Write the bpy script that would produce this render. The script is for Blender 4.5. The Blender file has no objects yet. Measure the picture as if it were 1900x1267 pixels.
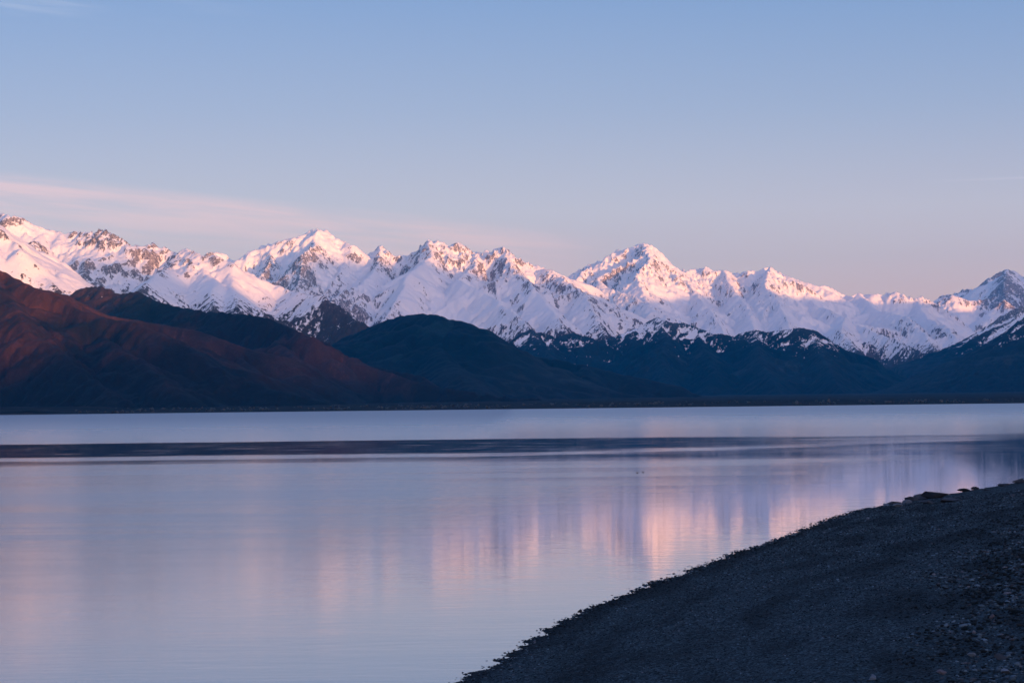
import bpy, math, random
import numpy as np
from mathutils import Matrix, Vector, Euler

# ------------------------------------------------------------------ camera
sc = bpy.context.scene
COL = sc.collection
F = 85.0 / 36.0 * 1900.0                  # focal length in photograph pixels
CAM = np.array([0.0, 0.0, 5.0])
PITCH, ROLL = 1.551, -0.66
cam_d = bpy.data.cameras.new("camera")
cam_d.lens = 85.0; cam_d.sensor_width = 36.0; cam_d.sensor_fit = 'HORIZONTAL'
cam_d.clip_start = 0.1; cam_d.clip_end = 120000
cam = bpy.data.objects.new("camera", cam_d); COL.objects.link(cam)
CR = Matrix.Rotation(math.radians(90 + PITCH), 3, 'X') @ Matrix.Rotation(math.radians(ROLL), 3, 'Z')
cam.matrix_world = Matrix.Translation(Vector(CAM)) @ CR.to_4x4()
sc.camera = cam
CRn = np.array(CR)

# ------------------------------------------------------------------ light
SUN_AZ, SUN_EL = 150.0, 2.5               # azimuth clockwise from the view direction
sun_d = bpy.data.lights.new("sun", 'SUN')
sun_d.energy = 4.5; sun_d.angle = math.radians(0.5); sun_d.color = (1.0, 0.40, 0.11)
sun = bpy.data.objects.new("sun", sun_d); COL.objects.link(sun)
az, el = math.radians(SUN_AZ), math.radians(SUN_EL)
sdir = Vector((math.sin(az) * math.cos(el), math.cos(az) * math.cos(el), math.sin(el)))
sun.rotation_euler = sdir.to_track_quat('Z', 'Y').to_euler()

sc.view_settings.view_transform = 'Standard'
sc.view_settings.look = 'None'
sc.view_settings.exposure = 1.0
sc.view_settings.gamma = 1.0
sc.render.engine = 'CYCLES'
cy = sc.cycles
cy.use_denoising = True
cy.max_bounces = 6; cy.diffuse_bounces = 2; cy.glossy_bounces = 3; cy.volume_bounces = 1
cy.transmission_bounces = 2
cy.use_light_tree = False


def srgb(r, g, b):
    return tuple((c / 255 / 12.92 if c / 255 <= 0.04045 else ((c / 255 + 0.055) / 1.055) ** 2.4) for c in (r, g, b))


class NT:
    """small helper to write node trees as expressions"""
    def __init__(self, tree):
        self.t = tree; self.n = tree.nodes; self.l = tree.links

    def put(self, sock, v):
        if isinstance(v, bpy.types.NodeSocket):
            self.l.new(v, sock)
        elif v is not None:
            if hasattr(sock.default_value, '__len__'):
                if not hasattr(v, '__len__'):
                    v = (v,) * len(sock.default_value)
                if len(sock.default_value) == 4 and len(v) == 3:
                    v = tuple(v) + (1.0,)
            sock.default_value = v

    def m(self, op, a, b=None, c=None, clamp=False):
        n = self.n.new('ShaderNodeMath'); n.operation = op; n.use_clamp = clamp
        for i, v in enumerate((a, b, c)):
            if v is not None:
                self.put(n.inputs[i], v)
        return n.outputs[0]

    def vm(self, op, a, b=None):
        n = self.n.new('ShaderNodeVectorMath'); n.operation = op
        self.put(n.inputs[0], a)
        if b is not None:
            self.put(n.inputs[1], b)
        return n.outputs[0]

    def sep(self, v):
        n = self.n.new('ShaderNodeSeparateXYZ'); self.l.new(v, n.inputs[0]); return n.outputs

    def comb(self, x, y, z):
        n = self.n.new('ShaderNodeCombineXYZ')
        for i, v in enumerate((x, y, z)):
            self.put(n.inputs[i], v)
        return n.outputs[0]

    def ss(self, v, lo, hi, a=0.0, b=1.0):
        n = self.n.new('ShaderNodeMapRange'); n.interpolation_type = 'SMOOTHSTEP'
        for i, x in enumerate((v, lo, hi, a, b)):
            self.put(n.inputs[i], x)
        return n.outputs[0]

    def noise(self, vec, scale=1.0, detail=4.0, rough=0.55):
        n = self.n.new('ShaderNodeTexNoise')
        self.l.new(vec, n.inputs['Vector'])
        n.inputs['Scale'].default_value = scale; n.inputs['Detail'].default_value = detail
        n.inputs['Roughness'].default_value = rough
        return n.outputs[0]

    def mix(self, f, a, b):
        n = self.n.new('ShaderNodeMix'); n.data_type = 'RGBA'
        self.put(n.inputs[0], f); self.put(n.inputs[6], a); self.put(n.inputs[7], b)
        return n.outputs[2]

    def attr(self, name):
        n = self.n.new('ShaderNodeAttribute'); n.attribute_name = name; return n.outputs['Fac']

    def pos(self):
        return self.n.new('ShaderNodeNewGeometry').outputs['Position']

    def bump(self, h, strength, dist, normal=None):
        n = self.n.new('ShaderNodeBump'); n.inputs['Strength'].default_value = strength
        n.inputs['Distance'].default_value = dist
        self.l.new(h, n.inputs['Height'])
        if normal is not None:
            self.l.new(normal, n.inputs['Normal'])
        return n.outputs[0]


# ------------------------------------------------------------------ sky
world = bpy.data.worlds.new("World"); sc.world = world; world.use_nodes = True
W = NT(world.node_tree)
for n in list(W.n):
    W.n.remove(n)
wo = W.n.new('ShaderNodeOutputWorld'); bg = W.n.new('ShaderNodeBackground')
W.l.new(bg.outputs[0], wo.inputs[0])
tc = W.n.new('ShaderNodeTexCoord').outputs['Generated']
dx, dy, dz = W.sep(tc)
elev = W.m('ARCSINE', W.m('MAXIMUM', dz, 0.0))
ramp = W.n.new('ShaderNodeValToRGB')
W.l.new(W.m('POWER', W.m('DIVIDE', elev, math.pi / 2), 0.5), ramp.inputs[0])
stops = [(-1, (224, 176, 176)), (2.2, (229, 188, 184)), (3.2, (226, 194, 193)), (4.6, (214, 196, 201)),
         (7.0, (176, 174, 195)), (9.6, (143, 155, 189)), (16, (126, 147, 192)), (35, (132, 148, 192)),
         (90, (128, 142, 186))]
cr = ramp.color_ramp
while len(cr.elements) < len(stops):
    cr.elements.new(0.5)
for e, (deg, c) in zip(cr.elements, stops):
    e.position = math.sqrt(max(deg, 0) / 90.0)
for e, (deg, c) in zip(cr.elements, stops):
    e.color = srgb(*c) + (1,)
sky = ramp.outputs[0]
# slightly deeper blue towards the right, as azimuth turns towards the north
ta = W.m('ARCTAN2', dx, dy)
side = W.ss(ta, -0.25, 0.30)
sky = W.mix(W.m('MULTIPLY', side, W.ss(elev, 0.04, 0.15)), sky,
            W.vm('MULTIPLY', sky, (0.88, 0.93, 0.97)))
# the glow of the low sun behind the right shoulder
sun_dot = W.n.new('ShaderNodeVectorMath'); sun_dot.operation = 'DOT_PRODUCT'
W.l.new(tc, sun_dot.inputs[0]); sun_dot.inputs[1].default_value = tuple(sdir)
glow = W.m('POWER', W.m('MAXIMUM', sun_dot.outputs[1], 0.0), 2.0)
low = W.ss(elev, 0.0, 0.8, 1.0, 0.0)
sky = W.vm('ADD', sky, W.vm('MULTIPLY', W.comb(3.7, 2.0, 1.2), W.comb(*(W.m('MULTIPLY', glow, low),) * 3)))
# thin pink cirrus: a sheet with a slanting upper edge, and faint wisps higher up
ax = W.m('MULTIPLY', ta, 4486.0); ey = W.m('MULTIPLY', elev, 4486.0)
cv = W.comb(W.m('MULTIPLY', ax, 0.0016), W.m('MULTIPLY', W.m('ADD', ey, W.m('MULTIPLY', ax, 0.1)), 0.011), 0.0)
cn = W.noise(W.vm('MULTIPLY', cv, (1.6, 3.2, 1.0)), 1.0, 6.0, 0.6)
cnw = W.noise(cv, 0.35, 2.0, 0.5)
edge = W.m('SUBTRACT', W.m('ADD', ey, W.m('MULTIPLY', ax, 0.105)), 332.0)
edge = W.m('ADD', edge, W.m('MULTIPLY', W.m('SUBTRACT', cnw, 0.5), 34.0))
up = W.ss(edge, 14.0, -16.0, 0.0, 1.0)
upn = W.n[-1] if False else None
down = W.ss(edge, -150.0, -20.0)
right = W.ss(ax, -50.0, 250.0, 1.0, 0.0)
cm = W.m('MULTIPLY', W.m('MULTIPLY', up, down), right)
cm = W.m('MULTIPLY', cm, W.ss(cn, 0.34, 0.64, 0.25, 1.0))
sky = W.mix(W.m('MULTIPLY', cm, 0.8), sky, srgb(255, 206, 200))
wm = W.m('MULTIPLY', W.ss(ax, -980.0, -330.0, 1.0, 0.0), W.ss(ey, 690.0, 735.0))
wm = W.m('MULTIPLY', wm, W.m('MULTIPLY', W.ss(ey, 740.0, 775.0, 1.0, 0.0), W.ss(cn, 0.4, 0.7)))
sky = W.mix(W.m('MULTIPLY', wm, 0.45), sky, srgb(192, 190, 206))
cl = W.m('ABSOLUTE', W.m('SUBTRACT', ey, W.m('ADD', 390.8, W.m('MULTIPLY', ax, 0.015))))
clm = W.m('MULTIPLY', W.ss(cl, 0.5, 3.0, 1.0, 0.0), W.ss(ax, 740.0, 900.0))
sky = W.mix(W.m('MULTIPLY', clm, 0.4), sky, srgb(220, 205, 214))
# a share of the physical sky, same sun
nish = W.n.new('ShaderNodeTexSky'); nish.sky_type = 'NISHITA'; nish.sun_disc = False
nish.sun_elevation = el; nish.sun_rotation = az; nish.ozone_density = 4.0; nish.altitude = 500
sky = W.vm('ADD', sky, W.vm('MULTIPLY', nish.outputs[0], (0.1, 0.1, 0.1)))
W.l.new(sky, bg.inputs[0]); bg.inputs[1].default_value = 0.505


# ------------------------------------------------------------------ helpers
def P(px, py, D):
    """world point seen at photograph pixel (px,py), D metres along +Y"""
    r = CRn @ np.array([(px - 950.0) / F, -(py - 633.5) / F, -1.0])
    return CAM + r * (D / r[1])


def on_level(px, py, z=0.0):
    r = CRn @ np.array([(px - 950.0) / F, -(py - 633.5) / F, -1.0])
    return CAM + r * ((z - CAM[2]) / r[2])


def _hash(ix, iy, seed):
    h = (ix.astype(np.int64) * 374761393 + iy.astype(np.int64) * 668265263 + seed * 1442695041) & 0xffffffff
    h = ((h ^ (h >> 13)) * 1274126177) & 0xffffffff
    h = (h ^ (h >> 16)) & 0xffffffff
    return h.astype(np.float64) / 4294967296.0


def perlin(x, y, seed=0):
    ix = np.floor(x); iy = np.floor(y)
    fx = x - ix; fy = y - iy
    u = fx * fx * fx * (fx * (fx * 6 - 15) + 10); v = fy * fy * fy * (fy * (fy * 6 - 15) + 10)

    def g(ox, oy):
        a = _hash(ix + ox, iy + oy, seed) * 2 * math.pi
        return np.cos(a) * (fx - ox) + np.sin(a) * (fy - oy)
    return ((g(0, 0) * (1 - u) + g(1, 0) * u) * (1 - v) + (g(0, 1) * (1 - u) + g(1, 1) * u) * v) * 1.5


def fbm(x, y, octs=5, seed=0, gain=0.5, ridged=False):
    s = np.zeros_like(x); a = 1.0; t = 0.0
    for i in range(octs):
        n = perlin(x, y, seed + i * 17)
        s += a * ((1 - 2 * np.abs(n)) if ridged else n)
        t += a; a *= gain; x = x * 2.03 + 11.3; y = y * 2.03 - 7.1
    return s / t


def sstep(v, lo, hi):
    t = np.clip((v - lo) / (hi - lo), 0, 1)
    return t * t * (3 - 2 * t)


def link(ob, **props):
    COL.objects.link(ob)
    for k, v in props.items():
        ob[k] = v
    return ob


def grid_mesh(name, X, Y, Z, keep=None, smooth=True, attrs=None):
    ny, nx = X.shape
    co = np.stack([X, Y, Z], -1).reshape(-1, 3).astype(np.float32)
    idx = np.arange(ny * nx).reshape(ny, nx)
    q = np.stack([idx[:-1, :-1], idx[:-1, 1:], idx[1:, 1:], idx[1:, :-1]], -1).reshape(-1, 4)
    if keep is not None:
        k = keep.reshape(-1)
        q = q[k[q].any(1)]
        used = np.zeros(ny * nx, bool); used[q.reshape(-1)] = True
        remap = np.cumsum(used) - 1
        q = remap[q]; co = co[used]
    else:
        used = np.ones(ny * nx, bool)
    me = bpy.data.meshes.new(name)
    me.vertices.add(len(co)); me.vertices.foreach_set('co', co.reshape(-1))
    me.loops.add(len(q) * 4); me.loops.foreach_set('vertex_index', q.reshape(-1).astype(np.int32))
    me.polygons.add(len(q))
    me.polygons.foreach_set('loop_start', np.arange(0, len(q) * 4, 4, dtype=np.int32))
    me.polygons.foreach_set('use_smooth', np.full(len(q), smooth))
    me.update(calc_edges=True)
    for an, av in (attrs or {}).items():
        a = me.attributes.new(an, 'FLOAT', 'POINT')
        a.data.foreach_set('value', av.reshape(-1)[used].astype(np.float32))
    return me


def ico(sub):
    import bmesh
    bm = bmesh.new(); bmesh.ops.create_icosphere(bm, subdivisions=sub, radius=1.0)
    v = np.array([q.co[:] for q in bm.verts]); f = np.array([[w.index for w in q.verts] for q in bm.faces]); bm.free()
    return v, f


# ------------------------------------------------------------------ mountains
def spurs_of(pts, rng, every, length, drop, level, out, sides=(-1, 1), zmin=-40, first=None):
    """random sub-ridges leaving a ridge polyline on both sides, each a wandering descending line"""
    acc = first if first is not None else rng.uniform(0.2, 0.9) * every
    for (a, b) in zip(pts[:-1], pts[1:]):
        ln = math.hypot(b[0] - a[0], b[1] - a[1]) + 1e-6
        while acc < ln:
            f = acc / ln
            p = [a[i] + (b[i] - a[i]) * f for i in range(3)]
            th0 = math.atan2(b[1] - a[1], b[0] - a[0])
            for sd in sides:
                if rng.random() < 0.15:
                    continue
                # lean the spur down the slope of its parent
                th = th0 + sd * (math.pi / 2 - (0.45 if level else 0.0) * (1 if b[2] < a[2] else -1)) + rng.uniform(-0.35, 0.35)
                Lg = length * rng.uniform(0.55, 1.25)
                n = max(3, int(Lg / (every * 0.45)))
                z = p[2] - rng.uniform(0.02, 0.06) * every
                q = [(p[0], p[1], z)]
                x, y = p[0], p[1]; tt = th
                st = Lg / n
                for i in range(n):
                    tt += rng.uniform(-0.3, 0.3)
                    x += math.cos(tt) * st; y += math.sin(tt) * st
                    z -= st * drop * rng.uniform(0.45, 1.5)
                    q.append((x, y, z))
                    if z < zmin:
                        break
                out.append((level, q))
            acc += every * rng.uniform(0.65, 1.45)
        acc -= ln
    return out


def massif(name, ridges, step, seed, mat, k=0.8, L=1500, r=6, every=(520, 200), length=(1900, 600),
           drop=(0.42, 0.55), flute=22.0, fl_len=85.0, crag=16.0, snowline=600.0, rocky=0.0, base=-30.0,
           reach=2600.0, fine=2.9, gin=160.0, taper=(420.0, 450.0), rockf=0.3, bias=None, xlim=None, ylim=None, sub=True, cragscale=420.0, smooth_it=0, **props):
    rng = random.Random(seed)
    mains = [[tuple(P(*p)) if not isinstance(p, tuple) or len(p) == 3 and p[2] > 0 and not props.get('world') else p for p in rd]
             for rd in ridges]
    props.pop('world', None)
    allp = [p for rd in mains for p in rd]
    xs = [p[0] for p in allp]; ys = [p[1] for p in allp]
    x0, x1 = (min(xs) - reach, max(xs) + reach) if xlim is None else xlim
    y0, y1 = (min(ys) - reach, max(ys) + 700) if ylim is None else ylim
    gx = np.arange(x0, x1, step[0]); gy = np.arange(y0, y1, step[1])
    X, Y = np.meshgrid(gx, gy)
    H = np.full(X.shape, -1e4); S = np.zeros(X.shape); D = np.zeros(X.shape)
    # wander the sampling position a little so nothing runs ruler-straight
    wx = X + fbm(X / 260, Y / 260, 3, seed + 5) * 34
    wy = Y + fbm(X / 300, Y / 300, 3, seed + 9) * 110
    H0 = H
    sid = 1
    regular = lambda A: A
    # distance windows use the regular grid, distances the wandering one
    def field(pts, kk, LL, rr, rmax, sid):
        s0 = sid * 1000.0
        ny, nx = X.shape
        for (a, b) in zip(pts[:-1], pts[1:]):
            ln = math.hypot(b[0] - a[0], b[1] - a[1]) + 1e-6
            i0 = max(0, int((min(a[0], b[0]) - rmax - x0) / step[0])); i1 = min(nx, int((max(a[0], b[0]) + rmax - x0) / step[0]) + 2)
            j0 = max(0, int((min(a[1], b[1]) - rmax - y0) / step[1])); j1 = min(ny, int((max(a[1], b[1]) + rmax - y0) / step[1]) + 2)
            if i1 > i0 and j1 > j0:
                sl = (slice(j0, j1), slice(i0, i1))
                x = wx[sl]; y = wy[sl]
                ux, uy = (b[0] - a[0]) / ln, (b[1] - a[1]) / ln
                t = np.clip(((x - a[0]) * ux + (y - a[1]) * uy), 0, ln)
                d = np.hypot(x - a[0] - t * ux, y - a[1] - t * uy)
                dd = np.sqrt(d * d + rr * rr) - rr
                h = a[2] + (b[2] - a[2]) * t / ln - kk * LL * np.log1p(dd / LL)
                w = h > H[sl]
                H[sl] = np.where(w, h, H[sl]); S[sl] = np.where(w, s0 + t, S[sl]); D[sl] = np.where(w, d, D[sl])
            s0 += ln
    for rd in mains:
        field(rd, k, L, r, reach * 1.6, sid); sid += 1
    lv1 = []
    for rd in mains:
        spurs_of(rd, rng, every[0], length[0], drop[0], 0, lv1)
    for _, q in lv1:
        field(q, k * 1.0, L * 0.8, r, min(1500, reach), sid); sid += 1
    if sub:
        lv2 = []
        for _, q in lv1:
            spurs_of(q, rng, every[1], length[1], drop[1], 1, lv2)
        for _, q in lv2:
            field(q, k * 1.12, L * 0.6, r * 0.6, 620, sid); sid += 1
    # gullies running down the fall line from every ridge
    sw = S + fbm(X / 200, Y / 200, 2, seed + 31) * 60
    g = 1 - 2 * np.abs(perlin(sw / fl_len, D / 520.0, seed + 3))
    g += 0.5 * (1 - 2 * np.abs(perlin(sw / fl_len * 2.3, D / 300.0, seed + 4)))
    amp = flute * np.clip(D / gin, 0, 1) * np.clip((H + 60) / 300, 0.15, 1)
    H = H + (g - 0.9) * amp
    vast = fbm(X / 1500, Y / 1300, 3, seed + 95)
    rug = sstep(vast + 0.45 * np.exp(-D / 140.0) + 0.25 * perlin(X / 420, Y / 420, seed + 97), -0.05, 0.55)
    if bias is not None:
        ppx = X / np.maximum(Y, 1) * F + 950
        rug = np.clip(rug + 1.3 * np.interp(ppx, [q[0] for q in bias], [q[1] for q in bias]), 0, 1.2)
    cr_ = fbm(X / cragscale, Y / cragscale, 7, seed + 50, 0.52, ridged=True)
    nearc = np.clip(D / 120.0, 0.22, 1)
    H = H + (cr_ - 0.45) * crag * 2.4 * nearc * (0.55 + 0.6 * rug)
    fr = fbm(X / 75, Y / 95, 5, seed + 60, 0.62, ridged=True)
    H = H + (fr - 0.4) * crag * fine * np.clip(D / 60.0, 0.7, 1) * (0.12 + 1.1 * rug)
    # bring the flanks down to the plain before the mesh ends
    de = np.minimum(np.minimum(X - gx[0], gx[-1] - X), np.minimum(Y - gy[0], gy[-1] - Y))
    H = H - taper[1] * (1 - sstep(de, 0, taper[0]))
    for _ in range(smooth_it):
        Hp = np.pad(H, 1, mode='edge')
        H = (Hp[1:-1, 1:-1] * 4 + Hp[:-2, 1:-1] + Hp[2:, 1:-1] + Hp[1:-1, :-2] + Hp[1:-1, 2:]) / 8
    # ---- cover: snow where it can lie, rock where it cannot
    gyd, gxd = np.gradient(H, step[1], step[0])
    slope = np.hypot(gxd, gyd)
    Hb = H.copy()
    for _ in range(6):
        Hp = np.pad(Hb, 1, mode='edge')
        Hb = (Hp[1:-1, 1:-1] + Hp[:-2, 1:-1] + Hp[2:, 1:-1] + Hp[1:-1, :-2] + Hp[1:-1, 2:]) / 5
    convex = np.clip((H - Hb) / 6.0, -1, 1)
    big = fbm(X / 900, Y / 900, 3, seed + 70)
    mid = fbm(X / 110, Y / 110, 4, seed + 80)
    small = fbm(X / 18, Y / 28, 3, seed + 85, 0.65)
    strp = perlin(sw / 30, D / 260, seed + 90) + 0.5 * perlin(sw / 14, D / 170, seed + 91)
    gyb, gxb = np.gradient(Hb, step[1], step[0])
    slope_b = np.hypot(gxb, gyb)
    for _ in range(22):
        Hp = np.pad(Hb, 1, mode='edge')
        Hb = (Hp[1:-1, 1:-1] + Hp[:-2, 1:-1] + Hp[2:, 1:-1] + Hp[1:-1, :-2] + Hp[1:-1, 2:]) / 5
    ridge = np.clip((H - Hb) / 22.0, -1, 1)
    score = (0.5 * slope + 0.8 * slope_b + 0.12 * convex + 0.45 * ridge + 0.75 * rug + 0.06 * mid
             + 0.50 * small + 0.40 * strp)
    hi = H > snowline
    thr = np.quantile(score[hi], 1 - rockf) if hi.sum() > 100 else 9.0
    snow_slope = 1 - sstep(score, thr - 0.38, thr + 0.34)
    snow_alt = sstep(H + 60 * mid - 60 * ridge + 60 * big - 120 * strp + 170 * small, snowline - 130, snowline + 150)
    snow = (0.24 + 0.76 * snow_slope) * snow_alt
    me = grid_mesh(name, X, Y, H, keep=(H > base), attrs={'snow': snow, 'tone': big, 'streak': strp})
    me.materials.append(mat)
    ob = bpy.data.objects.new(name, me)
    props.setdefault('kind', 'structure')
    return link(ob, **props)


def mountain_mat(name, veg, veg2, rock, streak=(2.0, 1.8, 1.7), snowcol=(0.86, 0.87, 0.90)):
    m = bpy.data.materials.new(name); m.use_nodes = True
    T = NT(m.node_tree); b = T.n['Principled BSDF']
    p = T.pos()
    x, y, z = T.sep(p)
    fine = T.noise(T.vm('MULTIPLY', p, (1.0, 0.8, 0.4)), 1 / 14.0, 6.0, 0.72)
    mid = T.noise(p, 1 / 140.0, 4.0, 0.6)
    sn = T.m('ADD', T.attr('snow'), T.m('MULTIPLY', T.m('SUBTRACT', fine, 0.5), T.m('ADD', 0.5, T.m('MULTIPLY', T.ss(T.attr('snow'), 0.0, 0.2), 1.9))))
    sn = T.ss(sn, 0.36, 0.60)
    vegc = T.mix(T.ss(T.m('ADD', T.attr('tone'), T.m('SUBTRACT', mid, 0.5)), -0.25, 0.3), veg, veg2)
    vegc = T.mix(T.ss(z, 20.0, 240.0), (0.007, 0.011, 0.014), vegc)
    vegc = T.mix(T.ss(fine, 0.35, 0.75), T.vm('MULTIPLY', vegc, (0.7, 0.7, 0.7)), vegc)
    st = T.ss(T.m('ADD', T.attr('streak'), T.m('MULTIPLY', T.m('SUBTRACT', fine, 0.5), 1.2)), 0.25, 0.85, 0.0, 0.75)
    vegc = T.mix(st, vegc, T.vm('MULTIPLY', vegc, streak))
    rk = T.mix(T.ss(fine, 0.3, 0.7), tuple(c * 0.45 for c in rock), tuple(c * 1.4 for c in rock))
    ground = T.mix(T.ss(z, 420.0, 760.0), vegc, rk)
    dust = T.m('MULTIPLY', T.ss(z, 560.0, 900.0), T.ss(T.noise(p, 1 / 9.0, 3.0, 0.7), 0.35, 0.75, 0.0, 0.55))
    ground = T.mix(dust, ground, snowcol)
    colr = T.mix(sn, ground, snowcol)
    T.l.new(colr, b.inputs['Base Color'])
    T.put(b.inputs['Roughness'], 0.8)
    T.put(b.inputs['Specular IOR Level'], 0.06)
    T.l.new(T.bump(T.m('ADD', fine, T.m('MULTIPLY', mid, 2.0)), 0.55, 9.0), b.inputs['Normal'])
    return m


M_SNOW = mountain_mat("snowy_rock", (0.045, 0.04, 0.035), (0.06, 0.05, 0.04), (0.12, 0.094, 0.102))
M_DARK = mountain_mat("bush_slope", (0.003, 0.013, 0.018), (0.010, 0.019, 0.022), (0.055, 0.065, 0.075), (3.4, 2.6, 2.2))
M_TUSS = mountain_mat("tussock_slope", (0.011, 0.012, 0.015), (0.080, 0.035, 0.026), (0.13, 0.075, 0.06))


def dl(pts, D0, D1=None, wig=0.0, seed=1, n=2):
    """traced outline -> pixel/pixel/distance, distance running D0..D1 with some zigzag"""
    D1 = D0 if D1 is None else D1
    rng = random.Random(seed)
    res = []
    for i, (a, b) in enumerate(zip(pts[:-1], pts[1:])):
        res.append(a)
    res.append(pts[-1])
    xs = [p[0] for p in res]; lo, hi = xs[0], xs[-1]
    out = []; w = 0.0
    for i, p in enumerate(res):
        t = i / (len(res) - 1)
        w = 0.6 * w + rng.uniform(-1, 1)
        out.append([p[0], p[1], D0 + (D1 - D0) * t + w * wig])
    return out


# far left snowy range
A = dl([(-60, 380), (-20, 392), (0, 396), (20, 402), (45, 405), (65, 418), (90, 428), (120, 432), (150, 433), (170, 436),
        (190, 428), (205, 433), (225, 446), (245, 458), (270, 460), (285, 453), (305, 462), (330, 470), (347, 463),
        (365, 471), (400, 477), (430, 490), (460, 508), (490, 520), (515, 531)], 15000, 14200, 110, 2)
A_s1 = dl([(515, 531), (545, 541), (565, 545), (597, 551), (634, 573), (662, 600), (690, 640), (720, 680)], 14100, 12900, 40, 3)
A_s2 = dl([(347, 463), (318, 499), (292, 510), (268, 530), (255, 560), (240, 590)], 14600, 12600, 50, 4)
A_s3 = dl([(198, 430), (180, 465), (160, 500), (140, 530), (120, 560)], 14900, 13300, 50, 5)
A_s4 = dl([(90, 428), (60, 450), (45, 480), (30, 510)], 14900, 13600, 50, 6)
A_s5 = dl([(430, 490), (425, 530), (440, 560), (455, 600)], 14300, 12800, 50, 7)
A_s6 = dl([(347, 463), (375, 500), (400, 525), (395, 560), (400, 590)], 14500, 12900, 50, 8)
massif('snowy_mountain', [A, A_s1, A_s2, A_s3, A_s4, A_s5, A_s6], (11, 15), 11, M_SNOW, every=(430, 170),
       length=(1100, 380), drop=(0.5, 0.6), flute=23, fl_len=62, crag=15, snowline=540, rockf=0.20, bias=[(0,.1),(300,.08),(345,-.2),(560,-.12),(620,.3)], reach=2300,
       label="snow-covered mountain range at far left, craggy crest with sunlit rounded lower shoulder")
A0 = dl([(-120, 330), (-60, 385), (0, 428), (20, 445), (40, 466), (60, 490), (80, 512), (100, 530), (125, 547), (150, 575), (180, 620)],
        11600, 10800, 50, 9)
massif('snowy_mountain', [A0], (10, 14), 12, M_SNOW, every=(330, 150), length=(900, 300), drop=(0.5, 0.6), flute=12,
       fl_len=50, crag=9, snowline=530, rockf=0.12, reach=1800,
       label="nearer sunlit snow slope at left edge falling steeply to the brown hills")
# the sharp peak left of centre and the range running right from it
B = dl([(385, 472), (400, 469), (415, 471), (440, 488), (455, 478), (470, 468), (485, 456), (500, 453), (515, 460), (530, 452),
        (545, 444), (560, 437), (575, 429), (590, 427), (603, 429), (615, 438), (640, 450), (655, 455), (668, 466), (680, 474),
        (695, 465), (707, 458), (720, 469), (735, 477), (760, 474), (780, 465), (788, 455), (797, 446), (820, 450), (832, 460),
        (845, 454), (857, 453), (870, 463), (885, 471), (905, 465), (925, 461), (932, 460), (945, 470), (965, 487),
        (985, 491), (1000, 498), (1030, 504), (1055, 514), (1080, 524), (1107, 535)], 22500, 21800, 190, 21)
B_s = [dl([(590, 427), (583, 455), (562, 475), (560, 510), (545, 545), (560, 590)], 22300, 19500, 80, 22),
       dl([(640, 450), (640, 490), (620, 520), (600, 560)], 22300, 20200, 80, 23),
       dl([(707, 458), (704, 492), (668, 529), (618, 556), (590, 600)], 22200, 19200, 80, 24),
       dl([(797, 446), (800, 477), (764, 503), (735, 560), (705, 609), (690, 650)], 22000, 18600, 60, 25),
       dl([(885, 471), (880, 500), (850, 519), (908, 549), (949, 578), (979, 607), (1000, 650)], 21900, 18600, 60, 26),
       dl([(932, 460), (945, 490), (975, 520), (1010, 560), (1040, 600), (1060, 640)], 21900, 18900, 60, 27),
       dl([(1000, 498), (1050, 520), (1090, 555), (1110, 600), (1130, 640)], 21700, 19200, 60, 28),
       dl([(500, 453), (505, 490), (480, 520), (470, 560)], 22300, 20300, 60, 29)]
massif('snowy_mountain', [B] + B_s, (11, 17), 13, M_SNOW, every=(560, 210), length=(1300, 430), drop=(0.5, 0.58), k=0.92, flute=30,
       fl_len=75, crag=20, snowline=520, rockf=0.19, bias=[(440,.24),(640,.24),(700,.05),(740,-.12),(900,-.05),(1050,-.1)], reach=3400,
       label="snowy range at centre left rising to a sharp peak and craggy twin tops")
# the highest massif right of centre, with the flutes to its right
C = dl([(1020, 535), (1055, 514), (1068, 505), (1080, 499), (1100, 490), (1120, 482), (1135, 474), (1147, 465), (1160, 464),
        (1172, 459), (1182, 454), (1195, 453), (1207, 455), (1220, 465), (1232, 478), (1245, 494), (1262, 499), (1275, 503), (1290, 500),
        (1300, 499), (1308, 497), (1325, 504), (1345, 503), (1355, 506), (1375, 507), (1390, 503), (1405, 503),
        (1418, 497), (1428, 496), (1437, 501), (1450, 514), (1465, 529), (1480, 535), (1500, 533), (1522, 531), (1532, 530), (1550, 538),
        (1568, 549), (1580, 550), (1593, 543), (1605, 547), (1620, 544), (1640, 546), (1662, 543), (1680, 548), (1697, 556),
        (1712, 552), (1725, 558), (1740, 566), (1770, 590)], 27500, 27500, 200, 31)
C_s = [dl([(1195, 453), (1207, 480), (1180, 515), (1195, 545), (1212, 584), (1240, 620)], 27300, 24200, 80, 32),
       dl([(1107, 519), (1131, 537), (1172, 549), (1212, 575), (1250, 600), (1290, 640)], 25600, 23600, 70, 33),
       dl([(1245, 494), (1280, 530), (1300, 560), (1330, 590), (1350, 640)], 27300, 24200, 70, 34),
       dl([(1345, 503), (1360, 540), (1390, 575), (1400, 620)], 27300, 24600, 70, 35),
       dl([(1428, 496), (1420, 530), (1450, 570), (1470, 620)], 27300, 24300, 70, 36),
       dl([(1474, 534), (1512, 566), (1567, 589), (1610, 612), (1668, 635), (1729, 664), (1760, 700)], 27300, 22200, 60, 37),
       dl([(1593, 543), (1628, 577), (1683, 589), (1720, 624), (1740, 660)], 27300, 24000, 60, 38),
       dl([(1567, 589), (1560, 615), (1590, 650)], 25200, 23600, 50, 39),
       dl([(1697, 556), (1720, 590), (1760, 610), (1790, 650)], 27300, 24300, 60, 40)]
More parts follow.
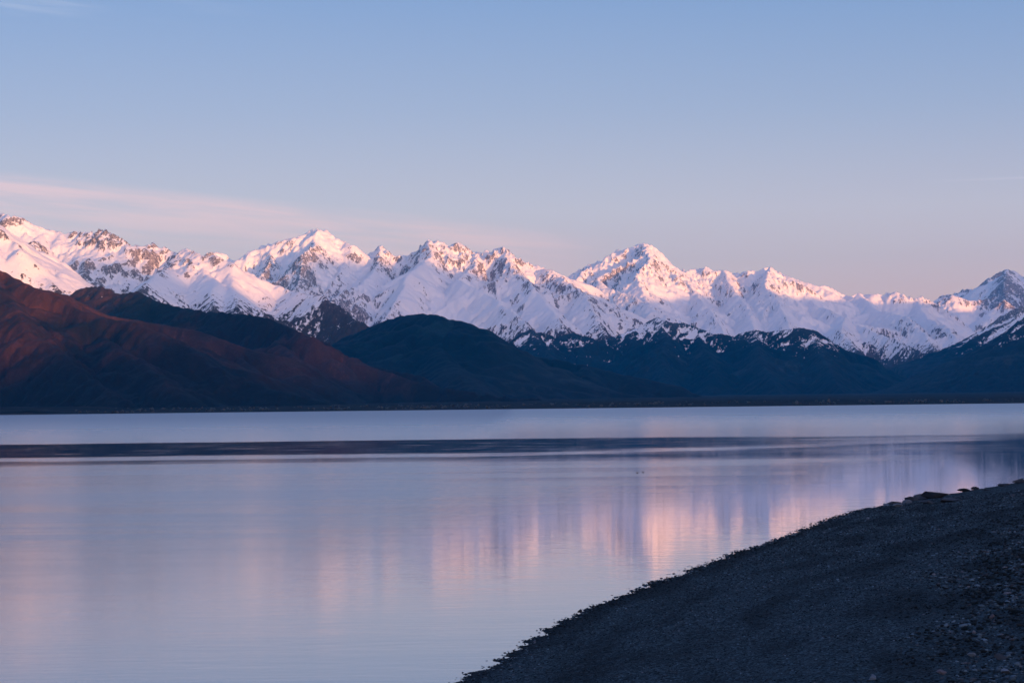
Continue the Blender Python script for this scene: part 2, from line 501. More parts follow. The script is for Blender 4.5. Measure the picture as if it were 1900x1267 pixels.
massif('snowy_mountain', [C] + C_s, (12, 19), 14, M_SNOW, every=(600, 230), length=(1300, 440), drop=(0.48, 0.58), k=0.92, flute=32,
       fl_len=80, crag=20, snowline=520, rockf=0.085, bias=[(1080,.1),(1230,.0),(1300,-.1),(1700,.05)], reach=3600,
       label="highest snowy massif right of centre with blunt rocky summit and fluted crest to its right")
Dm = dl([(1700, 590), (1725, 568), (1735, 560), (1745, 550), (1760, 546), (1770, 552), (1780, 540), (1795, 535), (1808, 537), (1830, 519),
         (1850, 508), (1868, 500), (1882, 503), (1890, 511), (1900, 513), (1930, 500), (1990, 490), (2060, 500)], 32000, 32500, 150, 41)
massif('snowy_mountain', [Dm, dl([(1868, 500), (1862, 540), (1880, 580)], 31800, 29500, 60, 42)], (15, 24), 15, M_SNOW,
       every=(700, 260), length=(1200, 420), drop=(0.5, 0.6), flute=24, fl_len=90, crag=18, snowline=500, rockf=0.22,
       reach=3000, label="distant pointed snow peak at right edge, cold blue in the shade")
D2 = dl([(1700, 600), (1728, 566), (1752, 552), (1766, 548), (1790, 556), (1812, 557), (1835, 573), (1860, 590)], 29000, 28600, 60, 43)
D3 = dl([(1825, 600), (1845, 575), (1862, 557), (1875, 567), (1885, 578), (1900, 600)], 28400, 28200, 40, 44)
massif('snowy_mountain', [D2, D3], (12, 20), 16, M_SNOW, every=(420, 200), length=(700, 300), flute=16, crag=12, snowline=480,
       rockf=0.12, reach=1700, label="low snow ridge in front of the distant right peak, two tops catching the sun")
# dark foothills
H3 = dl([(860, 700), (900, 655), (940, 640), (958, 628), (972, 617), (985, 612), (1000, 616), (1030, 625), (1060, 617), (1090, 625),
         (1110, 635), (1135, 645), (1150, 650)], 19000, 18600, 60, 51)
H3b = dl([(1060, 700), (1120, 660), (1150, 640), (1165, 628), (1180, 610), (1200, 599), (1217, 589), (1240, 598), (1262, 599), (1290, 606),
          (1322, 619), (1350, 622), (1375, 629), (1400, 645), (1430, 665), (1470, 690), (1510, 715)], 19300, 18200, 60, 52)
H3s = [dl([(1217, 589), (1235, 625), (1225, 660), (1240, 710)], 19100, 17100, 40, 53),
       dl([(1290, 606), (1310, 650), (1330, 700)], 18900, 17200, 40, 54),
       dl([(985, 612), (1010, 650), (1060, 700), (1100, 730)], 18900, 16600, 40, 55)]
massif('foothill', [H3, H3b] + H3s, (11, 16), 17, M_DARK, every=(420, 180), length=(1200, 380), drop=(0.45, 0.55), flute=28, gin=100.0,
       fl_len=70, crag=9, snowline=500, rockf=0.5, reach=2600, k=0.7,
       label="dark foothill with snow-dusted rocky top below the highest massif")
H4 = dl([(1300, 680), (1345, 635), (1372, 619), (1400, 612), (1420, 616), (1440, 614), (1462, 612), (1482, 607), (1510, 613), (1540, 638),
         (1565, 646), (1590, 655), (1622, 668), (1650, 690), (1682, 712), (1720, 730)], 18800, 18000, 60, 61)
massif('foothill', [H4, dl([(1400, 612), (1410, 660), (1440, 720)], 18700, 16600, 40, 62),
                    dl([(1510, 613), (1530, 670), (1560, 720)], 18500, 16600, 40, 63)], (11, 16), 18, M_DARK,
       every=(380, 170), length=(1200, 380), drop=(0.45, 0.55), flute=28, gin=100.0, fl_len=70, crag=9, snowline=500, rockf=0.5, reach=2500, k=0.7,
       label="dark flat-topped foothill streaked with snow, right of centre")
H5 = dl([(1640, 712), (1700, 690), (1732, 664), (1780, 638), (1830, 605), (1860, 585), (1900, 568), (1950, 545), (2000, 520), (2050, 505)], 21000, 20500, 50, 64)
massif('foothill', [H5], (12, 17), 19, M_DARK, every=(430, 180), length=(1300, 420), drop=(0.42, 0.55), flute=17, fl_len=60, crag=10,
       snowline=520, rockf=0.22, reach=2500, k=0.7, label="snow-dusted shaded spur rising out of the right edge, farther of two")
H6 = dl([(1650, 725), (1740, 705), (1790, 682), (1822, 662), (1850, 638), (1875, 612), (1900, 590), (1950, 565), (2010, 535), (2080, 500)], 17200, 17000, 50, 65)
massif('foothill', [H6], (11, 15), 20, M_DARK, every=(430, 180), length=(1300, 420), drop=(0.42, 0.55), flute=15, fl_len=60, crag=9,
       snowline=560, reach=2500, k=0.7, label="dark shaded spur at right edge with snow only near its top, nearer of two")
H2 = dl([(500, 735), (560, 690), (610, 668), (640, 650), (665, 628), (690, 610), (720, 595), (750, 586), (780, 583), (800, 585), (820, 590),
         (845, 595), (862, 600), (880, 615), (900, 632), (940, 655), (980, 680), (1040, 705), (1100, 722), (1200, 736), (1300, 744)],
        13000, 11500, 60, 71)
massif('foothill', [H2, dl([(780, 583), (800, 640), (860, 700), (920, 745)], 12700, 10300, 40, 72),
                    dl([(690, 610), (680, 660), (720, 720)], 12900, 11000, 40, 73)], (10, 14), 21, M_DARK, every=(420, 170),
       length=(1300, 420), drop=(0.33, 0.4), flute=28, fl_len=85, gin=120.0, crag=6, snowline=900, reach=2400, k=0.62, L=1300, r=40,
       smooth_it=1, label="round-topped dark grassy hill left of centre")
H1b = dl([(60, 600), (110, 575), (135, 553), (150, 540), (168, 535), (185, 533), (200, 540), (220, 546), (240, 545), (255, 541), (272, 549), (290, 557),
          (330, 570), (370, 577), (400, 580), (425, 583), (450, 584), (475, 589), (500, 594), (540, 610), (580, 627), (640, 655), (700, 683), (760, 704), (820, 720),
          (900, 733), (1000, 741)], 11000, 8800, 60, 75)
massif('foothill', [H1b, dl([(185, 533), (215, 580), (260, 640), (330, 700)], 10700, 9000, 30, 76),
                    dl([(290, 557), (350, 600), (420, 650), (520, 710)], 10400, 8700, 30, 77),
                    dl([(450, 584), (520, 640), (600, 700)], 10000, 8500, 30, 78)], (9, 12), 22, M_TUSS, every=(300, 130),
       length=(1000, 320), drop=(0.36, 0.45), flute=40, fl_len=85, gin=100.0, crag=7, snowline=680, reach=2100, k=0.75, r=5, smooth_it=0,
       label="long red-brown tussock hill sloping down to the right across the lake, ridged with gullies")
H1 = dl([(-220, 400), (-120, 450), (-50, 480), (0, 503), (20, 514), (40, 525), (80, 543), (120, 560), (150, 577), (200, 592), (270, 603), (310, 622), (360, 655),
         (420, 690), (500, 722), (600, 745)], 8600, 7400, 40, 81)
massif('foothill', [H1, dl([(-50, 480), (20, 560), (60, 620), (150, 690), (230, 745)], 8400, 6700, 30, 82),
                    dl([(120, 560), (180, 620), (260, 670), (340, 735)], 8300, 6900, 30, 83)], (8, 11), 23, M_TUSS, every=(330, 140),
       length=(1100, 340), drop=(0.34, 0.42), flute=40, fl_len=100, gin=100.0, crag=7, snowline=900, reach=2000, k=0.68, r=10, smooth_it=0,
       label="broad red-brown tussock hill at left edge above the lake shore")

# the range east of the lake, out of the picture: its shadow line is what the dawn light climbs over
E_main = [(8600, -25000, 900), (8400, -15000, 920), (8200, -8600, 1050), (8150, -6200, 1190), (8150, -5300, 1350), (8120, -4700, 1830), (8120, -3700, 1850), (8100, -3000, 1430), (8050, 1500, 1700),
          (8050, 4400, 2200), (8050, 5400, 2200), (8050, 6800, 1900), (8050, 8400, 1640), (8050, 12000, 1660), (8100, 16000, 1740),
          (8150, 20000, 1500), (8300, 24000, 1310), (8500, 26200, 1400), (8700, 27800, 2050), (9300, 31000, 2000)]
massif('eastern_range', [E_main], (45, 60), 24, M_DARK, every=(1100, 500), length=(2400, 900), flute=22, fl_len=220, crag=22, fine=0.0,
       snowline=800, reach=5600, taper=(3000.0, 900.0), world=True, sub=False,
       label="mountain range on the east side of the lake beyond the right of the view")


# ------------------------------------------------------------------ lowland and far shore
def lowland():
    gy = np.concatenate([np.arange(5200, 7600, 12), np.arange(7600, 12000, 40), np.arange(12000, 34000, 220)])
    gx = np.concatenate([np.arange(-9000, -1800, 120), np.arange(-1800, 1800, 10), np.arange(1800, 12000, 120)])
    X, Y = np.meshgrid(gx, gy)
    shore = 5660 + 60 * perlin(X / 700, X * 0, 3) + 26 * perlin(X / 160, X * 0 + 3, 4) + 10 * perlin(X / 45, X * 0, 9)
    shore = shore + np.clip((-700 - X), 0, 5000) * 0.10
    d = Y - shore
    Z = np.where(d < 0, d * 0.03, 0.6 + 1.4 * sstep(d, 0, 60) + 5 * sstep(d, 60, 400)
                 + np.clip(d - 300, 0, 20000) * 0.0058)
    rough = fbm(X / 130, Y / 90, 5, 77)
    Z = Z + np.where(d > 0, rough * (1.0 + 7 * sstep(d, 60, 700)), 0)
    bluff = sstep(-X, 1010, 1160) * sstep(d, 5, 45) * (6 + 9 * np.abs(perlin(X / 70, X * 0, 15)))
    Z = Z + bluff
    Z = np.minimum(Z, 150)
    me = grid_mesh('valley_floor', X, Y, Z, attrs={'inland': d, 'patch': rough})
    m = bpy.data.materials.new('valley_floor'); m.use_nodes = True
    T = NT(m.node_tree); b = T.n['Principled BSDF']; p = T.pos()
    n1 = T.noise(p, 1 / 60.0, 5.0, 0.6); n2 = T.noise(T.vm('MULTIPLY', p, (0.25, 1.0, 1.0)), 1 / 160.0, 3.0, 0.5)
    c = T.mix(T.ss(n2, 0.42, 0.60), (0.003, 0.007, 0.008), (0.016, 0.015, 0.014))
    c = T.mix(T.ss(n1, 0.45, 0.62), T.vm('MULTIPLY', c, (0.55, 0.6, 0.6)), c)
    c = T.mix(T.ss(T.m('ADD', T.attr('inland'), T.m('MULTIPLY', n1, 60.0)), 58.0, 40.0, 0.0, 1.0), c, (0.035, 0.032, 0.032))
    T.l.new(c, b.inputs['Base Color']); T.put(b.inputs['Roughness'], 0.9); T.put(b.inputs['Specular IOR Level'], 0.05)
    me.materials.append(m)
    link(bpy.data.objects.new('valley_floor', me), kind='structure', label='low dark river flats and pale gravel shore beyond the lake')


lowland()


def distant_trees():
    rng = np.random.default_rng(8)
    n = 1300
    x = rng.uniform(-1350, 1350, n); y = 5660 + rng.gamma(1.6, 210, n) + 70
    keep = fbm(x / 120, y / 260, 3, 91) > 0.02
    x, y = x[keep], y[keep]; n = len(x)
    V, Fc = ico(1)
    r = rng.uniform(1.2, 3.4, n)
    P0 = V[None] * (1 + 0.25 * rng.standard_normal((n, len(V), 1))) * np.stack([r * 1.1, r, r * rng.uniform(0.8, 1.5, n)], -1)[:, None, :]
    z = 0.6 + 1.4 + 5 * sstep(y - 5660, 60, 400) + np.clip(y - 5960, 0, 20000) * 0.0058 + r * 0.6
    co = (P0 + np.stack([x, y, z], -1)[:, None, :]).reshape(-1, 3)
    f = (Fc[None] + (np.arange(n) * len(V))[:, None, None]).reshape(-1, 3)
    me = bpy.data.meshes.new('distant_trees')
    me.from_pydata(co.tolist(), [], f.tolist())
    m = bpy.data.materials.new('far_foliage'); m.use_nodes = True
    m.node_tree.nodes['Principled BSDF'].inputs['Base Color'].default_value = (0.010, 0.016, 0.012, 1)
    me.materials.append(m)
    link(bpy.data.objects.new('distant_trees', me), kind='stuff', label='dark scrub and trees scattered along the far shore')


distant_trees()


# ------------------------------------------------------------------ lake
def lake():
    gx = np.array([-14000, -3000, -400, 0, 400, 3000, 14000.0]); gy = np.array([-9000, -200, 0, 40, 100, 300, 1000, 3000, 7400.0])
    X, Y = np.meshgrid(gx, gy)
    me = grid_mesh('lake_water', X, Y, X * 0, smooth=False)
    m = bpy.data.materials.new('lake_water'); m.use_nodes = True
    T = NT(m.node_tree); b = T.n['Principled BSDF']; p = T.pos()
    x, y, z = T.sep(p)
    # 1/distance-like coordinate so wind lanes keep their scale; lanes lie across the lake
    wob = T.noise(T.vm('MULTIPLY', p, (0.004, 0.012, 0.0)), 1.0, 3.0, 0.55)
    wob2 = T.noise(T.vm('MULTIPLY', p, (0.02, 0.09, 0.0)), 1.0, 3.0, 0.6)
    ly = T.m('MULTIPLY', y, T.m('ADD', 0.90, T.m('MULTIPLY', wob, 0.2)))
    ly = T.m('ADD', ly, T.m('MULTIPLY', T.m('SUBTRACT', wob2, 0.5), 30.0))
    ripple = T.ss(ly, 372.0, 392.0)                                   # beyond: wind-ruffled water
    lyl = T.m('SUBTRACT', ly, T.m('MULTIPLY', T.m('MAXIMUM', x, 0.0), 1.1))
    calm = T.m('MULTIPLY', T.ss(lyl, 250.0, 280.0), T.m('MULTIPLY', T.ss(ly, 402.0, 368.0, 0.0, 1.0), T.ss(x, 0.0, 60.0, 1.0, 0.0)))   # glassy lane
    lane = T.ss(T.noise(T.comb(T.m('MULTIPLY', x, 0.009), T.m('MULTIPLY', T.m('LOGARITHM', ly, 2.72), 11.0), 0.0), 1.0, 3.0, 0.6), 0.40, 0.60)
    calm2 = T.m('MULTIPLY', T.m('MULTIPLY', T.ss(ly, 218.0, 232.0), T.ss(lyl, 252.0, 242.0, 0.0, 1.0)), 0.5)
    thin = T.noise(T.comb(T.m('MULTIPLY', x, 0.004), T.m('MULTIPLY', T.m('LOGARITHM', ly, 2.72), 30.0), 3.0), 1.0, 1.0, 0.5)
    calm3 = T.m('MULTIPLY', T.m('MULTIPLY', T.ss(thin, 0.60, 0.68), T.ss(x, 5.0, 40.0)), T.m('MULTIPLY', T.ss(ly, 150.0, 200.0), T.ss(ly, 420.0, 380.0, 0.0, 1.0)))
    calm = T.m('MAXIMUM', calm, T.m('MAXIMUM', calm2, T.m('MULTIPLY', calm3, 0.75)))
    mids = T.m('MULTIPLY', T.ss(T.m('SUBTRACT', ly, T.m('MULTIPLY', x, 2.9)), 80.0, 160.0), T.m('MULTIPLY', T.m('SUBTRACT', 1.0, calm), T.m('SUBTRACT', 1.0, ripple)))
    ripfar = T.ss(T.m('LOGARITHM', ly, 10.0), 2.58, 3.3)
    rough = T.m('ADD', 0.042, T.m('MULTIPLY', ripple, T.m('ADD', 0.09, T.m('MULTIPLY', ripfar, 0.20))))
    rough = T.m('ADD', rough, T.m('MULTIPLY', mids, T.m('MULTIPLY', T.ss(x, 8.0, -40.0, 1.0, 0.7), T.m('ADD', 0.055, T.m('MULTIPLY', lane, 0.06)))))
    rough = T.m('ADD', rough, T.m('MULTIPLY', T.ss(x, 3.0, -11.0), 0.085))
    brk = T.noise(T.vm('MULTIPLY', p, (0.10, 0.16, 0.0)), 1.0, 4.0, 0.65)
    cr_ = T.m('ADD', 0.035, T.m('MULTIPLY', T.ss(brk, 0.45, 0.72), 0.075))
    rough = T.mix(calm, T.comb(rough, rough, rough), T.comb(cr_, cr_, cr_))
    rough = T.sep(rough)[0]
    T.l.new(rough, b.inputs['Roughness'])
    T.put(b.inputs['Base Color'], (0.05, 0.10, 0.17))
    T.put(b.inputs['IOR'], 1.58)
    h1 = T.noise(T.vm('MULTIPLY', p, (0.35, 1.0, 1.0)), 2.2, 3.0, 0.55)
    h2 = T.noise(T.vm('MULTIPLY', p, (0.3, 1.0, 1.0)), 0.35, 2.0, 0.5)
    hh = T.m('MULTIPLY', T.m('ADD', h1, T.m('MULTIPLY', h2, 2.0)), T.ss(y, 60.0, 240.0, 1.0, 0.05))
    nb = T.bump(hh, 1.0, 0.003)
    T.l.new(nb, b.inputs['Normal'])
    gl = T.n.new('ShaderNodeBsdfGlossy'); gl.distribution = 'GGX'
    gl.inputs['Color'].default_value = (1.0, 0.95, 0.97, 1)
    T.l.new(rough, gl.inputs['Roughness']); T.l.new(nb, gl.inputs['Normal'])
    mx = T.n.new('ShaderNodeMixShader'); mx.inputs[0].default_value = 0.12
    T.l.new(b.outputs[0], mx.inputs[1]); T.l.new(gl.outputs[0], mx.inputs[2])
    T.l.new(mx.outputs[0], T.n['Material Output'].inputs['Surface'])
    me.materials.append(m)
    link(bpy.data.objects.new('lake_water', me), kind='structure', label='calm lake reflecting pink snow peaks and sky')


lake()
gp = bpy.data.meshes.new('ground')
gp.from_pydata([(-40000, -40000, -9), (40000, -40000, -9), (40000, 60000, -9), (-40000, 60000, -9)], [], [(0, 1, 2, 3)])
gm = bpy.data.materials.new('ground'); gm.use_nodes = True
gm.node_tree.nodes['Principled BSDF'].inputs['Base Color'].default_value = (0.05, 0.045, 0.035, 1)
gp.materials.append(gm)
link(bpy.data.objects.new('ground', gp), kind='structure', label='flat ground under the lake basin')

# ------------------------------------------------------------------ shingle beach
shore_px = [(850, 1267), (900, 1238), (960, 1205), (1030, 1157), (1090, 1130), (1150, 1106), (1225, 1080), (1300, 1048), (1380, 1022),
            (1450, 1000), (1500, 980), (1540, 962), (1600, 945), (1650, 937), (1720, 924), (1800, 910), (1900, 893)]
SP = [tuple(on_level(a, b)[:2]) for a, b in shore_px]
d0 = np.array(SP[0]); d1 = np.array(SP[2]); t0 = (d0 - d1) / np.linalg.norm(d1 - d0)
SP = [tuple(d0 + t0 * q) for q in (70, 40, 20, 8)] + SP
e0 = np.array(SP[-1])
SP += [tuple(e0 + np.array((9.0, 26.0))), tuple(e0 + np.array((30.0, 75.0))), tuple(e0 + np.array((90.0, 170.0)))]
SPn = np.array(SP)
cum = np.concatenate([[0], np.cumsum(np.hypot(*np.diff(SPn, axis=0).T))])


def shore_at(s):
    x = np.interp(s, cum, SPn[:, 0]); y = np.interp(s, cum, SPn[:, 1])
    return x, y


# smooth tangent directions
ss_ = np.linspace(0, cum[-1], 500)
sx, sy = shore_at(ss_)
tx = np.gradient(sx); ty = np.gradient(sy)
kern = np.hanning(41); kern /= kern.sum()
tx = np.convolve(np.pad(tx, 20, mode='edge'), kern, 'valid'); ty = np.convolve(np.pad(ty, 20, mode='edge'), kern, 'valid')
ln_ = np.hypot(tx, ty); tx /= ln_; ty /= ln_


def beach_point(s, d):
    x, y = shore_at(s)
    nx_ = np.interp(s, ss_, ty); ny_ = -np.interp(s, ss_, tx)
    return x + nx_ * d, y + ny_ * d


def beach_z(x, y, d):
    z = np.where(d < 0, d * 0.09, 0.02 * 0 + 0.105 * d)
    z = z + 0.06 * np.exp(-((d - 3.0 - 0.4 * perlin(x / 9, y / 9, 4)) / 0.9) ** 2) + 0.14 * np.exp(-((d - 7.6) / 1.5) ** 2)
    z = z + sstep(d, 14, 30) * 1.2
    fade = np.clip(np.abs(d) / 2.0 + 0.25, 0.25, 1)
    z = z + (0.055 * fbm(x / 2.6, y / 2.6, 4, 6) + 0.03 * fbm(x / 0.5, y / 0.5, 3, 8)) * fade
    z = z + 0.045 * fbm(x / 1.1, y / 0.7, 4, 15, 0.6) * np.exp(-(d / 1.2) ** 2) + 0.015 * fbm(x / 0.9, y / 1.6, 3, 15)
    return z


def beach():
    s_c = np.interp(0, SPn[:, 1], cum)
    # finer rows where the camera stands near
    s = [0.0]
    while s[-1] < cum[-1]:
        y = np.interp(s[-1], cum, SPn[:, 1])
        s.append(s[-1] + max(0.03, 0.0011 * max(20.0, abs(y) - 15)) * (1.0 if y > 20 else 12))
    s = np.array(s)
    d = np.concatenate([np.linspace(-7, -1.2, 16), np.arange(-1.15, 16, 0.05), np.arange(16, 70, 1.5)])
    Sg, Dg = np.meshgrid(s, d, indexing='ij')
    X, Y = beach_point(Sg, Dg)
    Z = beach_z(X, Y, Dg)
    wet = Dg
    me = grid_mesh('beach', X, Y, Z, attrs={'inland': wet, 'patch': fbm(Sg / 8.0, Dg / 1.5, 3, 61)})
    m = bpy.data.materials.new('shingle'); m.use_nodes = True
    T = NT(m.node_tree); b = T.n['Principled BSDF']; p = T.pos()
    v = T.n.new('ShaderNodeTexVoronoi'); v.inputs['Scale'].default_value = 22.0; T.l.new(p, v.inputs['Vector'])
    v2 = T.n.new('ShaderNodeTexVoronoi'); v2.inputs['Scale'].default_value = 48.0; T.l.new(p, v2.inputs['Vector'])
    r1 = T.sep(v.outputs['Color'])[0]; r2 = T.sep(v2.outputs['Color'])[0]
    big = T.attr('patch')
    g = T.m('ADD', T.m('MULTIPLY', T.m('POWER', r1, 3.0), 0.6), T.m('MULTIPLY', T.m('POWER', r2, 3.0), 0.5))
    c = T.mix(g, (0.0018, 0.008, 0.013), (0.058, 0.115, 0.165))
    c = T.mix(T.ss(big, -0.40, 0.15), T.vm('MULTIPLY', c, (0.5, 0.55, 0.58)), c)
    wetm = T.ss(T.attr('inland'), 0.7, 0.15, 0.0, 1.0)
    c = T.mix(wetm, c, T.vm('MULTIPLY', c, (0.45, 0.5, 0.55)))
    T.l.new(c, b.inputs['Base Color'])
    T.put(b.inputs['Roughness'], 0.85); T.put(b.inputs['Specular IOR Level'], 0.03)
    hb = T.m('ADD', T.m('MULTIPLY', v.outputs['Distance'], -1.0), T.m('MULTIPLY', v2.outputs['Distance'], -0.5))
    T.l.new(T.bump(hb, 1.0, 0.02), b.inputs['Normal'])
    me.materials.append(m)
    link(bpy.data.objects.new('beach', me), kind='structure', label='dark shingle beach sloping up to the right')


beach()


def stone_mat(name, lo, hi):
    m = bpy.data.materials.new(name); m.use_nodes = True
    T = NT(m.node_tree); b = T.n['Principled BSDF']
    t = T.attr('tint'); p = T.pos()
    n = T.noise(p, 18.0, 3.0, 0.6)
    c = T.mix(t, lo, hi)
    c = T.mix(T.ss(T.attr('red'), 0.55, 0.7), c, T.vm('MULTIPLY', c, (1.3, 0.88, 0.8)))
    c = T.mix(n, T.vm('MULTIPLY', c, (0.7, 0.7, 0.7)), c)
    T.l.new(c, b.inputs['Base Color']); T.put(b.inputs['Roughness'], 0.8); T.put(b.inputs['Specular IOR Level'], 0.08)
    T.l.new(T.bump(n, 0.4, 0.01), b.inputs['Normal'])
    return m


def pebbles():
    rng = np.random.default_rng(5)
    n = 130000
    s_lo = np.interp(26, SPn[:, 1], cum); s_hi = np.interp(120, SPn[:, 1], cum)
    # more stones near, thinning with distance
    u = rng.random(n)
    s = s_lo - 16 + (s_hi - s_lo + 16) * u ** 1.8
    d = -0.7 + 17.5 * rng.random(n)
    x, y = beach_point(s, d)
    clump = fbm(x / 1.6, y / 2.2, 3, 44)
    zone = sstep(d + clump * 3, 7.0, 10.5) * (0.35 + 0.65 * sstep(-y, -80, -42))                # coarse cobbles lie high on the beach
    edge = np.exp(-(d / 0.5) ** 2)
    size = (0.008 + 0.012 * rng.random(n)) * (1 + 0.8 * edge * rng.random(n) ** 2) + zone * 0.052 * rng.random(n) ** 4.0 + zone * 0.008
    size *= np.clip(y / 45.0, 0.85, 1.8)
    keep = (rng.random(n) < (0.45 + 0.55 * zone + 0.4 * edge)) & (y > 24) & (np.abs(x / np.maximum(y, 1)) < 0.26)
    x, y, d, s, size, zone = x[keep], y[keep], d[keep], s[keep], size[keep], zone[keep]
    n = len(x)
    z = beach_z(x, y, d) + size * 0.25
    V, Fc = ico(1)
    lump = 1 + 0.22 * rng.standard_normal((6, len(V), 1))
    pick = rng.integers(0, 6, n)
    a = rng.random(n) * 6.283
    sc3 = np.stack([size * (0.8 + 0.6 * rng.random(n)), size * (0.7 + 0.4 * rng.random(n)), size * (0.4 + 0.35 * rng.random(n))], -1)
    P0 = (V[None] * lump[pick]) * sc3[:, None, :]
    tilt = rng.normal(0, 0.25, n)
    yy = P0[..., 1] * np.cos(tilt)[:, None] - P0[..., 2] * np.sin(tilt)[:, None]
    zz = P0[..., 1] * np.sin(tilt)[:, None] + P0[..., 2] * np.cos(tilt)[:, None]
    xx = P0[..., 0] * np.cos(a)[:, None] - yy * np.sin(a)[:, None]
    yy = P0[..., 0] * np.sin(a)[:, None] + yy * np.cos(a)[:, None]
    co = np.stack([xx + x[:, None], yy + y[:, None], zz + z[:, None]], -1).reshape(-1, 3)
    f = (Fc[None] + (np.arange(n) * len(V))[:, None, None]).reshape(-1, 3)
    me = bpy.data.meshes.new('pebbles')
    me.vertices.add(len(co)); me.vertices.foreach_set('co', co.astype(np.float32).reshape(-1))
    me.loops.add(len(f) * 3); me.loops.foreach_set('vertex_index', f.astype(np.int32).reshape(-1))
    me.polygons.add(len(f)); me.polygons.foreach_set('loop_start', np.arange(0, len(f) * 3, 3, dtype=np.int32))
    me.update(calc_edges=True)
    patch = sstep(fbm(s / 8.0, d / 1.5, 3, 61), -0.28, 0.12)
    tint = rng.random(n) ** 3.0 * (0.25 + 0.75 * patch)
    for an, v in (('tint', tint), ('red', rng.random(n) ** 3)):
        at = me.attributes.new(an, 'FLOAT', 'POINT'); at.data.foreach_set('value', np.repeat(v, len(V)).astype(np.float32))
    me.materials.append(stone_mat('pebble', (0.0022, 0.009, 0.016), (0.10, 0.19, 0.29)))
    link(bpy.data.objects.new('pebbles', me), kind='stuff', label='loose grey pebbles and cobbles strewn over the beach')


pebbles()

M_BOULDER = stone_mat('boulder', (0.006, 0.010, 0.016), (0.11, 0.17, 0.25))


def boulder(px, py, wpx, hpx, label, seed, tint=0.3, depth=0.8, lift=0.5, group='rocks on the beach'):
    """angular slab whose centre is at photograph pixel px,py, resting on the beach"""
    import bmesh
    c = on_level(px, py, 0.0)
    for _ in range(12):                        # march to the beach surface under that pixel
        i = np.argmin(np.hypot(sx - c[0], sy - c[1]))
        dd = (c[0] - sx[i]) * ty[i] - (c[1] - sy[i]) * tx[i]
        zz = float(beach_z(np.array([c[0]]), np.array([c[1]]), np.array([dd]))[0])
        c = on_level(px, py, max(zz, 0.0) + 0.0)
    mpp = c[1] / F
    rx, rz = wpx * mpp / 2 * (1.2 if seed < 18 else 1.0), hpx * mpp / 2
    ry = rx * depth
    rng = np.random.default_rng(seed)
    V, Fc = ico(3)
    nrm = rng.normal(size=(11, 3)); nrm /= np.linalg.norm(nrm, axis=1)[:, None]
    off = 0.30 + 0.36 * rng.random(11)
    Q = V.copy()
    for a, o in zip(nrm, off):
        h = Q @ a
        ex = np.maximum(h - o, 0)
        Q = Q - ex[:, None] * a[None]
    Q = Q * (1 + 0.012 * rng.standard_normal((len(V), 1)))
    Q = Q / np.abs(Q).max(0) * np.array([rx, ry, rz])
    me = bpy.data.meshes.new('boulder')
    me.from_pydata([tuple(q) for q in Q], [], [tuple(int(w) for w in f) for f in Fc])
    for an, v in (('tint', tint), ('red', 0.66 if label.startswith('red') else 0.3)):
        at = me.attributes.new(an, 'FLOAT', 'POINT'); at.data.foreach_set('value', np.full(len(V), v, np.float32))
    me.materials.append(M_BOULDER)
    ob = bpy.data.objects.new('boulder', me)
    ob.location = (c[0], c[1], max(zz, 0.0) + rz * lift)
    ob.rotation_euler = (0, 0, rng.uniform(-0.5, 0.5))
    link(ob, label=label, category='rock', group=group)
    return ob


BL = [
    (1736, 924, 46, 20, "largest dark slab, wedge topped, in the middle of the rock pile by the water", 1, .12),
    (1760, 930, 38, 13, "flat grey slab at the right end of the rock pile", 2, .3),
    (1706, 926, 26, 17, "upright brownish block just left of the largest slab", 3, .42),
    (1690, 929, 22, 12, "small dark block second from the left of the large rocks", 4, .2),
    (1680, 934, 22, 11, "pale brown rounded rock at the left of the rock pile", 6, .6),
    (1664, 940, 18, 9, "palest low rock at the front left of the rock pile", 7, .85),
    (1656, 935, 24, 9, "thin dark slab at the far left end of the rock pile by the water", 8, .25),
    (1645, 938, 12, 6, "tiny pale stone past the left end of the rock pile", 9, .7),
    (1722, 934, 24, 10, "low grey rock tucked in front of the largest slab", 10, .25),
    (1676, 946, 9, 4, "small pale flat stone in front of the rock pile", 11, .8),
    (1789, 912, 24, 9, "dark rounded rock on the beach crest right of the pile", 12, .08),
    (1812, 908, 18, 8, "second dark rock on the beach crest, domed", 13, .08),
    (1830, 910, 16, 7, "low dark stone right of the two domed crest rocks", 14, .12),
    (1890, 896, 22, 12, "grey boulder on the beach crest at the right edge of the photo", 15, .25),
    (1866, 902, 24, 7, "long low dark rock left of the right-edge boulder", 16, .15),
    (1880, 921, 12, 6, "small brown stone below the right-edge boulder", 18, .4),
    (1611, 964, 8, 5, "lone pale stone on the dark shingle left of the rock pile", 19, .8),
    (1075, 1138, 10, 9, "single blocky stone standing at the water's edge", 20, .15),
    (1841, 1147, 12, 9, "reddish cobble near the right edge of the beach", 21, .5),
    (1864, 1249, 21, 13, "large pale cobble near the bottom right corner", 22, .9),
    (1802, 1218, 16, 10, "pale cobble among dark ones, upper left of the large pale cobble", 23, .75),
    (1748, 1252, 19, 11, "reddish grey cobble at the bottom edge of the beach", 24, .6),
    (1620, 1260, 18, 10, "pale grey cobble at the bottom edge, leftmost of the big cobbles", 25, .7),
    (1855, 1225, 24, 14, "dark flat cobble right behind the large pale cobble", 26, .2),
]
for (px, py, w, h, lab, sd, ti) in BL:
    boulder(px, py, w, h, lab, sd, ti, lift=0.9 if sd >= 18 else 0.5, group='large cobbles and rocks on the beach')


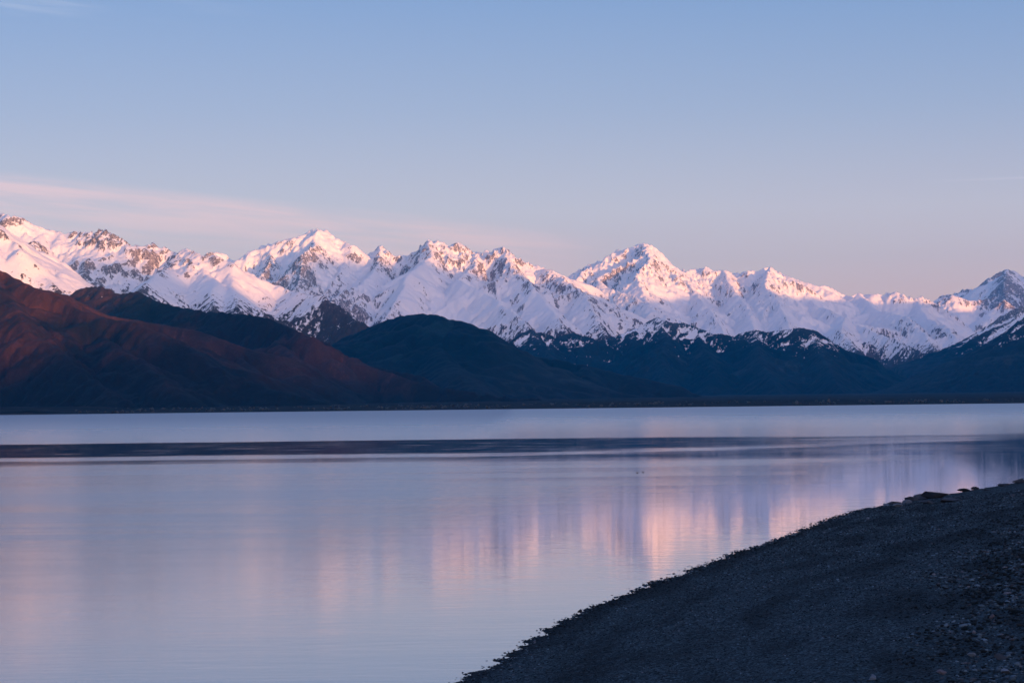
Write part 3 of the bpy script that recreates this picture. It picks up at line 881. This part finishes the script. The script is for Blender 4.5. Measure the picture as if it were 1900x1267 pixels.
# ------------------------------------------------------------------ waterbirds
def waterbird(px, py, label, flip, scale=1.0):
    c = on_level(px, py + 1.0, 0.0)
    root = bpy.data.objects.new('waterbird', None); root.location = (c[0], c[1], 0)
    root.rotation_euler = (0, 0, flip); root.empty_display_size = 0.1
    link(root, label=label, category='bird', group='birds on the lake')
    verts, faces = [], []
    # lofted body from tail to bill: x along, rings (x, z, ry, rz)
    prof = [(-.135, .055, .004, .004), (-.12, .05, .018, .012), (-.09, .035, .04, .03), (-.04, .03, .055, .042), (.02, .03, .055, .042),
            (.065, .04, .042, .036), (.085, .065, .025, .028), (.092, .095, .018, .02), (.10, .12, .02, .022), (.118, .125, .018, .018),
            (.135, .12, .008, .008), (.15, .117, .003, .003)]
    N = 12
    for (x, z, ry, rz) in prof:
        for i in range(N):
            t = 2 * math.pi * i / N
            verts.append((x * scale, math.cos(t) * ry * scale, (z + math.sin(t) * rz) * scale))
    for j in range(len(prof) - 1):
        for i in range(N):
            a = j * N + i; b_ = j * N + (i + 1) % N
            faces.append((a, b_, b_ + N, a + N))
    faces.append(tuple(range(N))[::-1]); faces.append(tuple(range((len(prof) - 1) * N, len(prof) * N)))
    me = bpy.data.meshes.new('body'); me.from_pydata(verts, [], faces)
    for pl in me.polygons:
        pl.use_smooth = True
    m = bpy.data.materials.get('feathers')
    if m is None:
        m = bpy.data.materials.new('feathers'); m.use_nodes = True
        T = NT(m.node_tree); n = T.noise(T.pos(), 40.0, 2.0)
        T.l.new(T.mix(n, (0.008, 0.008, 0.010), (0.03, 0.026, 0.024)), T.n['Principled BSDF'].inputs['Base Color'])
    me.materials.append(m)
    b_ = bpy.data.objects.new('body', me); COL.objects.link(b_); b_.parent = root


waterbird(1182.5, 876.3, "left one of two small dark birds swimming on the lake", math.pi, 0.85)
waterbird(1193, 875.3, "right one of two small dark birds swimming on the lake", math.pi, 0.8)

# ------------------------------------------------------------------ haze
def haze():
    x0, x1, y0, y1, z0, z1 = -20000, 20000, -30000, 40000, -10, 2420
    v = [(x, y, z) for z in (z0, z1) for y in (y0, y1) for x in (x0, x1)]
    f = [(0, 2, 3, 1), (4, 5, 7, 6), (0, 1, 5, 4), (2, 6, 7, 3), (0, 4, 6, 2), (1, 3, 7, 5)]
    me = bpy.data.meshes.new('haze'); me.from_pydata(v, [], f)
    m = bpy.data.materials.new('haze'); m.use_nodes = True
    T = NT(m.node_tree)
    T.n.remove(T.n['Principled BSDF'])
    pv = T.n.new('ShaderNodeVolumePrincipled')
    pv.inputs['Color'].default_value = (0.0, 0.42, 0.98, 1)
    pv.inputs['Density'].default_value = 1.25e-5
    pv.inputs['Anisotropy'].default_value = 0.0
    T.l.new(pv.outputs[0], T.n['Material Output'].inputs['Volume'])
    me.materials.append(m)
    link(bpy.data.objects.new('haze', me), kind='stuff', label='thin blue dawn haze filling the valley')


haze()
